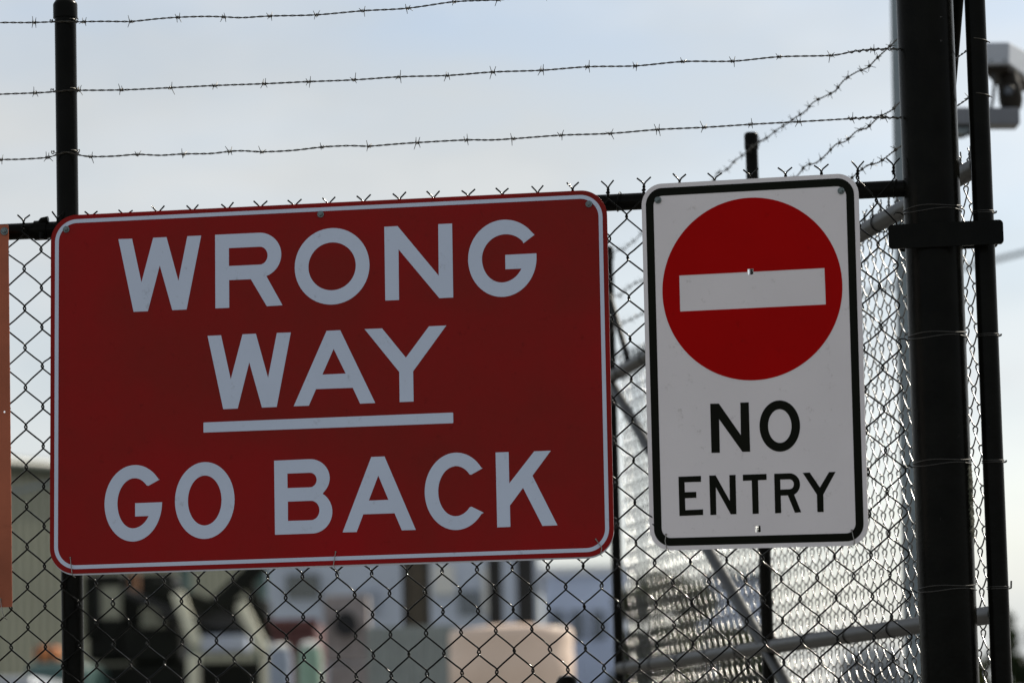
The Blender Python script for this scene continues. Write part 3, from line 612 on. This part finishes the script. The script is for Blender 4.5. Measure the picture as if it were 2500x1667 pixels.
def block(name, label, x0, x1, ytop, Y, depth, m, mr=None, cat='building'):
    a, b = at(x0, ytop, Y), at(x1, ytop, Y); z = (a.z + b.z) / 2; t = thing(name, label, cat, ((a.x + b.x) / 2, Y, 0))
    MB().box(((a.x + b.x) / 2, Y + depth / 2, z / 2), ((b.x - a.x) / 2, depth / 2, z / 2)).build('wall', m, t)
    MB().box(((a.x + b.x) / 2, Y + depth / 2, z + .1), ((b.x - a.x) / 2 + .2, depth / 2 + .2, .1)).build('roof', mr or M['polegrey'], t)
    return t, a.x, b.x, z
bl, xa, xb, zt = block('warehouse', 'blurred blue grey warehouse beyond the middle of the mesh', 600, 1312, 1262, 80, 14, M['bluewall'])
for x0, x1, y0, y1 in ((1058, 1110, 1376, 1450), (1180, 1196, 1380, 1500), (870, 925, 1440, 1500)):
    a, b = at(x0, y1, 79.95), at(x1, y0, 79.95); MB().box(((a.x + b.x) / 2, 79.95, (a.z + b.z) / 2), ((b.x - a.x) / 2, .05, (b.z - a.z) / 2)).build('panel', M['whitewall'] if x0 != 870 else M['blue'], bl)
for x0, x1, y0, y1 in ((1120, 1170, 1440, 1500), (700, 780, 1400, 1460)):
    a, b = at(x0, y1, 79.95), at(x1, y0, 79.95); MB().box(((a.x + b.x) / 2, 79.95, (a.z + b.z) / 2), ((b.x - a.x) / 2, .04, (b.z - a.z) / 2)).build('window', M['glassy'], bl)
bl2, *_ = block('office_building', 'low pale blue building right of the blurred cream tank', 1330, 1530, 1400, 95, 12, M['bluewall'], M['whitewall'])
for x0 in (1345, 1395, 1445):
    a, b = at(x0, 1560, 94.95), at(x0 + 30, 1490, 94.95); MB().box(((a.x + b.x) / 2, 94.95, (a.z + b.z) / 2), ((b.x - a.x) / 2, .05, (b.z - a.z) / 2)).build('window', M['glassy'], bl2)
bl3, *_ = block('storage_building', 'small blue grey building seen through the side mesh by its middle post', 1745, 1870, 1415, 90, 9, M['bluewall'])
# steel columns
for x0, x1, y, m, lb in ((983, 1046, 1230, M['brown'], 'wide brown steel column below the red sign, dark edges'), (1192, 1222, 1240, M['blk'], 'thin black column between the brown column and cream tank top'), (1262, 1300, 1240, M['blk'], 'dark column above the right half of the cream tank')):
    a, b = at(x0, 1500, 38), at(x1, y, 38); c = thing('steel_column', lb, 'column', ((a.x + b.x) / 2, 38, 0), 'steel columns in the yard'); z = b.z; hwid = (b.x - a.x) / 2
    MB().box((c.location.x, 38, z / 2), (hwid * .8, .01, z / 2)).build('web', m, c)
    for sg in (-1, 1): MB().box((c.location.x + sg * hwid * .85, 38, z / 2), (hwid * .13, .1, z / 2)).build('flange', M['blk'], c)
    MB().box((c.location.x, 38, .01), (hwid * 1.5, .2, .012)).build('base_plate', m, c)
# grey sheet fence
a, b = at(905, 1530, 36), at(1105, 1540, 36); gf = thing('sheet_fence', 'short grey ribbed sheet fence left of the cream tank', 'fence', ((a.x + b.x) / 2, 36, 0)); zt = a.z
vs = []; L_ = b.x - a.x; nn = int(L_ / .1) * 2
for i in range(nn + 1):
    x = a.x + L_ * i / nn; d = .02 * ((i % 2) * 2 - 1); vs += [(x, 36 + d, 0), (x, 36 + d, zt)]
MB().add(vs, [(2 * i, 2 * i + 2, 2 * i + 3, 2 * i + 1) for i in range(nn)]).build('panel', M['greyfence'], gf)
for x in (a.x, b.x): MB().box((x, 36.05, zt / 2), (.04, .02, zt / 2)).build('post', M['greyfence'], gf)
# tank
a, b = at(1096, 1600, 30), at(1402, 1600, 30); r_ = (b.x - a.x) / 2; tx = (a.x + b.x) / 2; th = at(1250, 1530, 30 - r_ * .8).z
tk = thing('water_tank', 'cream polymer tank with rounded shoulder, blurred beyond the mesh', 'tank', (tx, 30, 0))
prof = [(r_, 0)]
for i in range(9): prof += [(r_, .1 + i * .26), (r_ * 1.0, .1 + i * .26 + .2), (r_ * .985, .1 + i * .26 + .23)]
prof = [p for p in prof if p[1] < th - .15] + [(r_, th - .09), (r_ * .99, th - .03), (r_ * .95, th), (r_ * .5, th + .02), (.001, th + .03)]
MB().lathe(prof, (tx, 30, 0), 64).build('body', M['tank'], tk, smooth=True)
MB().lathe([(.2, 0), (.2, .01), (.17, .015), (.001, .016)], (tx, 30, th + .02), 32).build('lid', M['tank'], tk, smooth=True)
MB().tube([(tx + r_ * .6, 30 - r_ * .8, .1), (tx + r_ * .6, 30 - r_ * .8 - .1, .1)], .03, 12).build('outlet', M['blk'], tk)
# small nearby post stub behind the mesh
p = at(1384, 1652, 10.2); sp_ = thing('short_post', 'black capped post top at the bottom, left of the side fence', 'post', (p.x, p.y, 0))
MB().tube([(p.x, p.y, 0), (p.x, p.y, p.z)], .023, 24).build('shaft', M['post'], sp_, smooth=True)
MB().lathe([(.028, 0), (.028, .022), (.022, .032), (.0001, .036)], (p.x, p.y, p.z - .03), 24).build('post_cap', M['post'], sp_, smooth=True)
# dark lifting machine
YM = 50; g = lambda x, y, dy=0: at(x, y, YM + dy)
mc = thing('loader_machine', 'dark blurred loader with cream lift arms in front of the shed', 'machine', (g(420, 1600).x, YM, 0))
def bar(name, p0, p1, wpx, m, dpt=.08, dy=0, y1=None):
    a, b = g(*p0, dy), g(*p1, dy if y1 is None else y1); t = (b - a); hl = t.length / 2; t.normalize(); wd = t.cross(Vector((0, 1, 0))).normalized()
    return MB().box((a + b) / 2, (hl, wpx * YM / 9000 / 2, dpt), t, wd, t.cross(wd), .03).build(name, m, mc)
def slabm(name, x0, x1, y0, y1, m, dy=0, dp=.8, b=.05):
    a, c = g(x0, y1, dy), g(x1, y0, dy); zb = max(a.z, 0); return MB().box(((a.x + c.x) / 2, YM + dy + dp, (zb + c.z) / 2), ((c.x - a.x) / 2, dp, (c.z - zb) / 2), b=b).build(name, m, mc)
slabm('chassis', 205, 655, 1612, 1760, M['mach'], .4, 1.2)
slabm('engine_cover', 215, 300, 1508, 1612, M['mach'], .6); slabm('cab', 296, 425, 1398, 1530, M['mach'], .9, .6); slabm('cab_window', 345, 400, 1480, 1530, M['shed'], .2, .05, .01)
slabm('tool_box', 300, 440, 1528, 1615, M['mach'], .3); slabm('dark_arm_fill', 425, 655, 1462, 1560, M['mach'], 1.6, .4); slabm('front_frame', 205, 236, 1400, 1560, M['mach'], .5, .3); slabm('roof_rack', 205, 300, 1400, 1428, M['mach'], .5, .3); slabm('bonnet', 488, 600, 1548, 1592, M['bluewall'], 0, .5); slabm('counterweight', 560, 655, 1500, 1560, M['mach'], .9, .4)  # dark fill behind the lift arms is added; pale bonnet colour paints reflected sky
slabm('exhaust', 316, 338, 1396, 1445, M['rust'], .1, .08, .02)
bar('lift_arm', (432, 1445), (480, 1572), 30, M['cream'], dy=-.3); bar('lift_arm', (586, 1474), (646, 1590), 28, M['cream'], dy=-.3)
bar('support_leg', (472, 1600), (476, 1790), 30, M['cream'], dy=-.2); bar('support_leg', (650, 1596), (652, 1790), 26, M['cream'], dy=-.2)
bar('boom', (640, 1372), (520, 1486), 44, M['mach']); bar('boom', (520, 1486), (365, 1426), 40, M['mach']); bar('boom', (600, 1408), (668, 1560), 26, M['mach'], dy=.3)
bar('hydraulic_cylinder', (300, 1440), (430, 1500), 18, M['blk'], dy=-.1); bar('hydraulic_cylinder', (390, 1500), (600, 1520), 30, M['blk'], dy=.2)
for px in (250, 600):
    c_ = g(px, 1690, .3); MB().lathe([(.25, -.2), (.5, -.17), (.54, -.08), (.54, .08), (.5, .17), (.25, .2)], (c_.x, c_.y, .54), 28, (0, 1, 0)).build('wheel', M['tyre'], mc, smooth=True)
# dark vehicle with orange bin beside the left post
def car(name, label, x0, x1, ytop, Y, body, cat='car', h_hint=None):
    a, b = at(x0, ytop, Y), at(x1, ytop, Y); cx = (a.x + b.x) / 2; w_ = (b.x - a.x) / 2; z = a.z; t = thing(name, label, cat, (cx, Y, 0)); L2 = w_
    prof = [(-1, .25), (-1, .52), (-.92, .58), (-.55, .62), (-.38, .97), (-.25, 1), (.45, 1), (.6, .95), (.82, .62), (1, .58), (1, .25)]
    MB().slab([[(px * L2, pz * z) for px, pz in prof]], Vector((1, 0, 0)), ZZ, Vector((0, -1, 0)), Vector((cx, Y, 0)), -.85, .85).build('body', body, t, bevel=.06)
    for s_ in (-1, 1):
        MB().slab([[(px * L2, pz * z) for px, pz in ((-.48, .64), (-.34, .92), (.02, .92), (.02, .64))]], Vector((1, 0, 0)), ZZ, Vector((0, -1, 0)), Vector((cx, Y, 0)), s_ * .85 - .01, s_ * .85 + .01).build('window', M['glassy'], t)
        MB().slab([[(px * L2, pz * z) for px, pz in ((.07, .64), (.07, .92), (.5, .92), (.68, .64))]], Vector((1, 0, 0)), ZZ, Vector((0, -1, 0)), Vector((cx, Y, 0)), s_ * .85 - .01, s_ * .85 + .01).build('window', M['glassy'], t)
        for u in (-.62, .64): MB().lathe([(.12, -.1), (.3, -.1), (.33, -.05), (.33, .05), (.3, .1), (.12, .1)], (cx + u * L2, Y + s_ * .78, .33), 24, (0, 1, 0)).build('wheel', M['tyre'], t, smooth=True)
    return t
def van(name, label, x0, x1, ytop, Y, body):
    a, b = at(x0, ytop, Y), at(x1, ytop, Y); cx = (a.x + b.x) / 2; w_ = (b.x - a.x) / 2; z = (a.z + b.z) / 2; t = thing(name, label, 'van', (cx, Y, 0))
    MB().box((cx, Y + 2.2, z / 2 + .15), (w_, 2.2, z / 2 - .15), b=.12).build('body', body, t, smooth=True)
    MB().box((cx, Y - .01, z * .74), (w_ * .78, .02, z * .13), b=.01).build('rear_window', M['glassy'], t)
    MB().box((cx, Y - .05, .42), (w_ * .98, .06, .1), b=.03).build('bumper', M['blk'], t)
    for s_ in (-1, 1):
        MB().box((cx + s_ * w_ * .88, Y - .01, z * .5), (w_ * .07, .03, .14), b=.01).build('tail_light', M['red'], t)
        for yy in (.8, 3.6): MB().lathe([(.15, -.1), (.3, -.1), (.33, -.05), (.33, .05), (.3, .1), (.15, .1)], (cx + s_ * (w_ - .1), Y + yy, .33), 24, (1, 0, 0)).build('wheel', M['tyre'], t, smooth=True)
    return t
van('parked_van', 'dark green van under the orange crate at the lower left', 58, 215, 1618, 48, M['teal'])
van('parked_van', 'pale silver van with rounded roof at the bottom left corner', -260, 88, 1652, 42, M['carp'])
a, b = at(84, 1616, 48.8), at(141, 1575, 48.8)
oc_ = thing('orange_crate', 'orange crate strapped on the roof of the dark green van', 'crate', ((a.x + b.x) / 2, 49, a.z))
MB().box(((a.x + b.x) / 2, 49, (a.z + b.z) / 2), ((b.x - a.x) / 2, .3, (b.z - a.z) / 2), b=.06).build('body', M['orange'], oc_, smooth=True)
for s_ in (-.6, .6): MB().box(((a.x + b.x) / 2 + s_ * (b.x - a.x) / 2, 49, (a.z + b.z) / 2 + .005), (.025, .31, (b.z - a.z) / 2 + .01), b=.005).build('strap', M['blk'], oc_)
def drum(name, label, cat, x0, x1, ytop, Y, m, band=None):
    a, b = at(x0, ytop, Y), at(x1, ytop, Y); r = (b.x - a.x) / 2; cx = (a.x + b.x) / 2; z = a.z; t = thing(name, label, cat, (cx, Y, 0))
    MB().lathe([(r * .9, 0), (r, .06), (r, z * .33), (r * 1.03, z * .345), (r, z * .36), (r, z * .66), (r * 1.03, z * .675), (r, z * .69), (r, z - .1), (r * .8, z)], (cx, Y, 0), 32).build('body', m, t, smooth=True)
    MB().lathe([(r * .82, 0), (r * .82, .04), (r * .3, .07)], (cx, Y, z), 24).build('lid', band or m, t, smooth=True); return t
# red skip, drums, crates, tyre
a, b = at(662, 1516, 46), at(772, 1516, 46); sk = thing('skip_container', 'red brown steel container right of the blurred loader', 'container', ((a.x + b.x) / 2, 46, 0)); cx = sk.location.x; w_ = (b.x - a.x) / 2; z = a.z
MB().slab([[(-w_, .1), (w_, .1), (w_, z), (-w_, z)]], Vector((1, 0, 0)), ZZ, Vector((0, -1, 0)), Vector((cx, 47, 0)), -1, 1).build('body', M['red'], sk, bevel=.04)
for k_ in range(5): MB().box((cx - w_ * .8 + k_ * w_ * .4, 45.97, z / 2), (.03, .03, z / 2 - .12)).build('rib', M['red'], sk)
MB().box((cx, 45.95, z - .03), (w_ + .03, .06, .05)).build('rim', M['red'], sk)
drum('plastic_drum', 'pale green drum standing in front of the red container', 'drum', 726, 786, 1580, 40, M['green'], M['white'])
drum('plastic_drum', 'bluish drum half hidden left of the pale green drum', 'drum', 655, 712, 1585, 41, M['blue'], M['white'])
a, b = at(795, 1450, 52), at(905, 1450, 52); cr = thing('timber_stack', 'tan brown stack of timber crates between container and sheet fence', 'crate stack', ((a.x + b.x) / 2, 52, 0)); w_ = (b.x - a.x) / 2; z = a.z; n_ = 4
for k_ in range(n_): MB().box((cr.location.x + random.uniform(-.05, .05), 52.4, z * (k_ + .5) / n_), (w_, .4, z / n_ / 2 - .015), b=.02).build('crate', M['tan'], cr)
c_ = at(845, 1522, 51.85); ty = MB().lathe([(.12, -.06), (.17, -.07), (.18, 0), (.17, .07), (.12, .06)], c_, 32, (0, 1, 0)).build('spare_tyre', M['tyre'], None, smooth=True)
tag(ty, 'small black tyre hanging on the tan timber stack', 'tyre')
car('parked_car', 'silver grey car behind the lower right of the side mesh', 1985, 2235, 1585, 50, M['carp'])
# trees and bushes
def tree(name, label, px, ytop, wpx, Y, mt, seed, n=6500, bush=False, cat='tree'):
    rn = np.random.RandomState(seed); c = at(px, ytop, Y); h = c.z; rw_ = wpx * Y / 9000 / 2; t = thing(name, label, cat, (c.x, Y, 0), 'trees and bushes beyond the fence')
    tr = MB(); tr.tube([(c.x, Y, 0), (c.x + .1, Y, h * .35), (c.x - .05, Y + .1, h * .7)], [h * .035, h * .025, h * .01], 10)
    for k_ in range(7):
        a = k_ * 2.4; tr.tube([(c.x, Y, h * (.25 + .05 * k_)), (c.x + math.cos(a) * rw_ * .6, Y + math.sin(a) * rw_ * .6, h * (.45 + .06 * k_))], [h * .014, h * .004], 6)
    tr.build('trunk', M['bark'], t, smooth=True)
    cl = []
    for k_ in range(44 if bush else 26):
        a = rn.rand() * 6.28; e = rn.rand() ** .6; zz = rn.uniform(.22, .93); rad = rw_ * (1 - abs(zz - .45) * (.5 if bush else 1.1)); zz = rn.uniform(.04, .93) if bush else zz
        cl.append((c.x + math.cos(a) * rad * e, Y + math.sin(a) * rad * e, h * zz, rn.uniform(.16, .3) * min(rw_, h * .5)))
    V = []; F = []
    for i in range(n):
        x, y, z, r = cl[rn.randint(len(cl))]; d = rn.randn(3); d /= np.linalg.norm(d); p = np.array((x, y, z)) + d * r * rn.rand() ** .4
        u = rn.randn(3); u /= np.linalg.norm(u); v = np.cross(u, rn.randn(3)); v /= np.linalg.norm(v); s = rn.uniform(.05, .11) * (Y / 40) ** .5
        o = len(V); V += [p - u * s, p + v * s * .45, p + u * s, p - v * s * .45]; F.append((o, o + 1, o + 2, o + 3))
    b = MB(); b.v = [tuple(p) for p in V]; b.f = F; b.build('crown', mt, t)
for i, (lb, px, yt, wp, Y, k_) in enumerate((
        ('dark olive tree behind the far end of the side fence', 1665, 1372, 430, 55, 0), ('olive bush behind the lower mesh left of the middle post', 1740, 1500, 300, 48, 0), ('dense green bush lower left of the two olive trees', 1600, 1500, 170, 46, 1),
        ('dark bush directly behind the middle post of the side fence', 1850, 1570, 200, 44, 1), ('green tree seen between the thick and slim posts', 2350, 1505, 230, 50, 0),
        ('dark green tree at the lower right corner of the frame', 2550, 1470, 260, 52, 1), ('low bush beyond the silver car', 2120, 1640, 260, 70, 1))):
    tree('leafy_tree', lb, px, yt, wp, Y, LEAF[k_], 50 + i, bush=(i in (0, 1, 2, 4, 5)), n=9000)
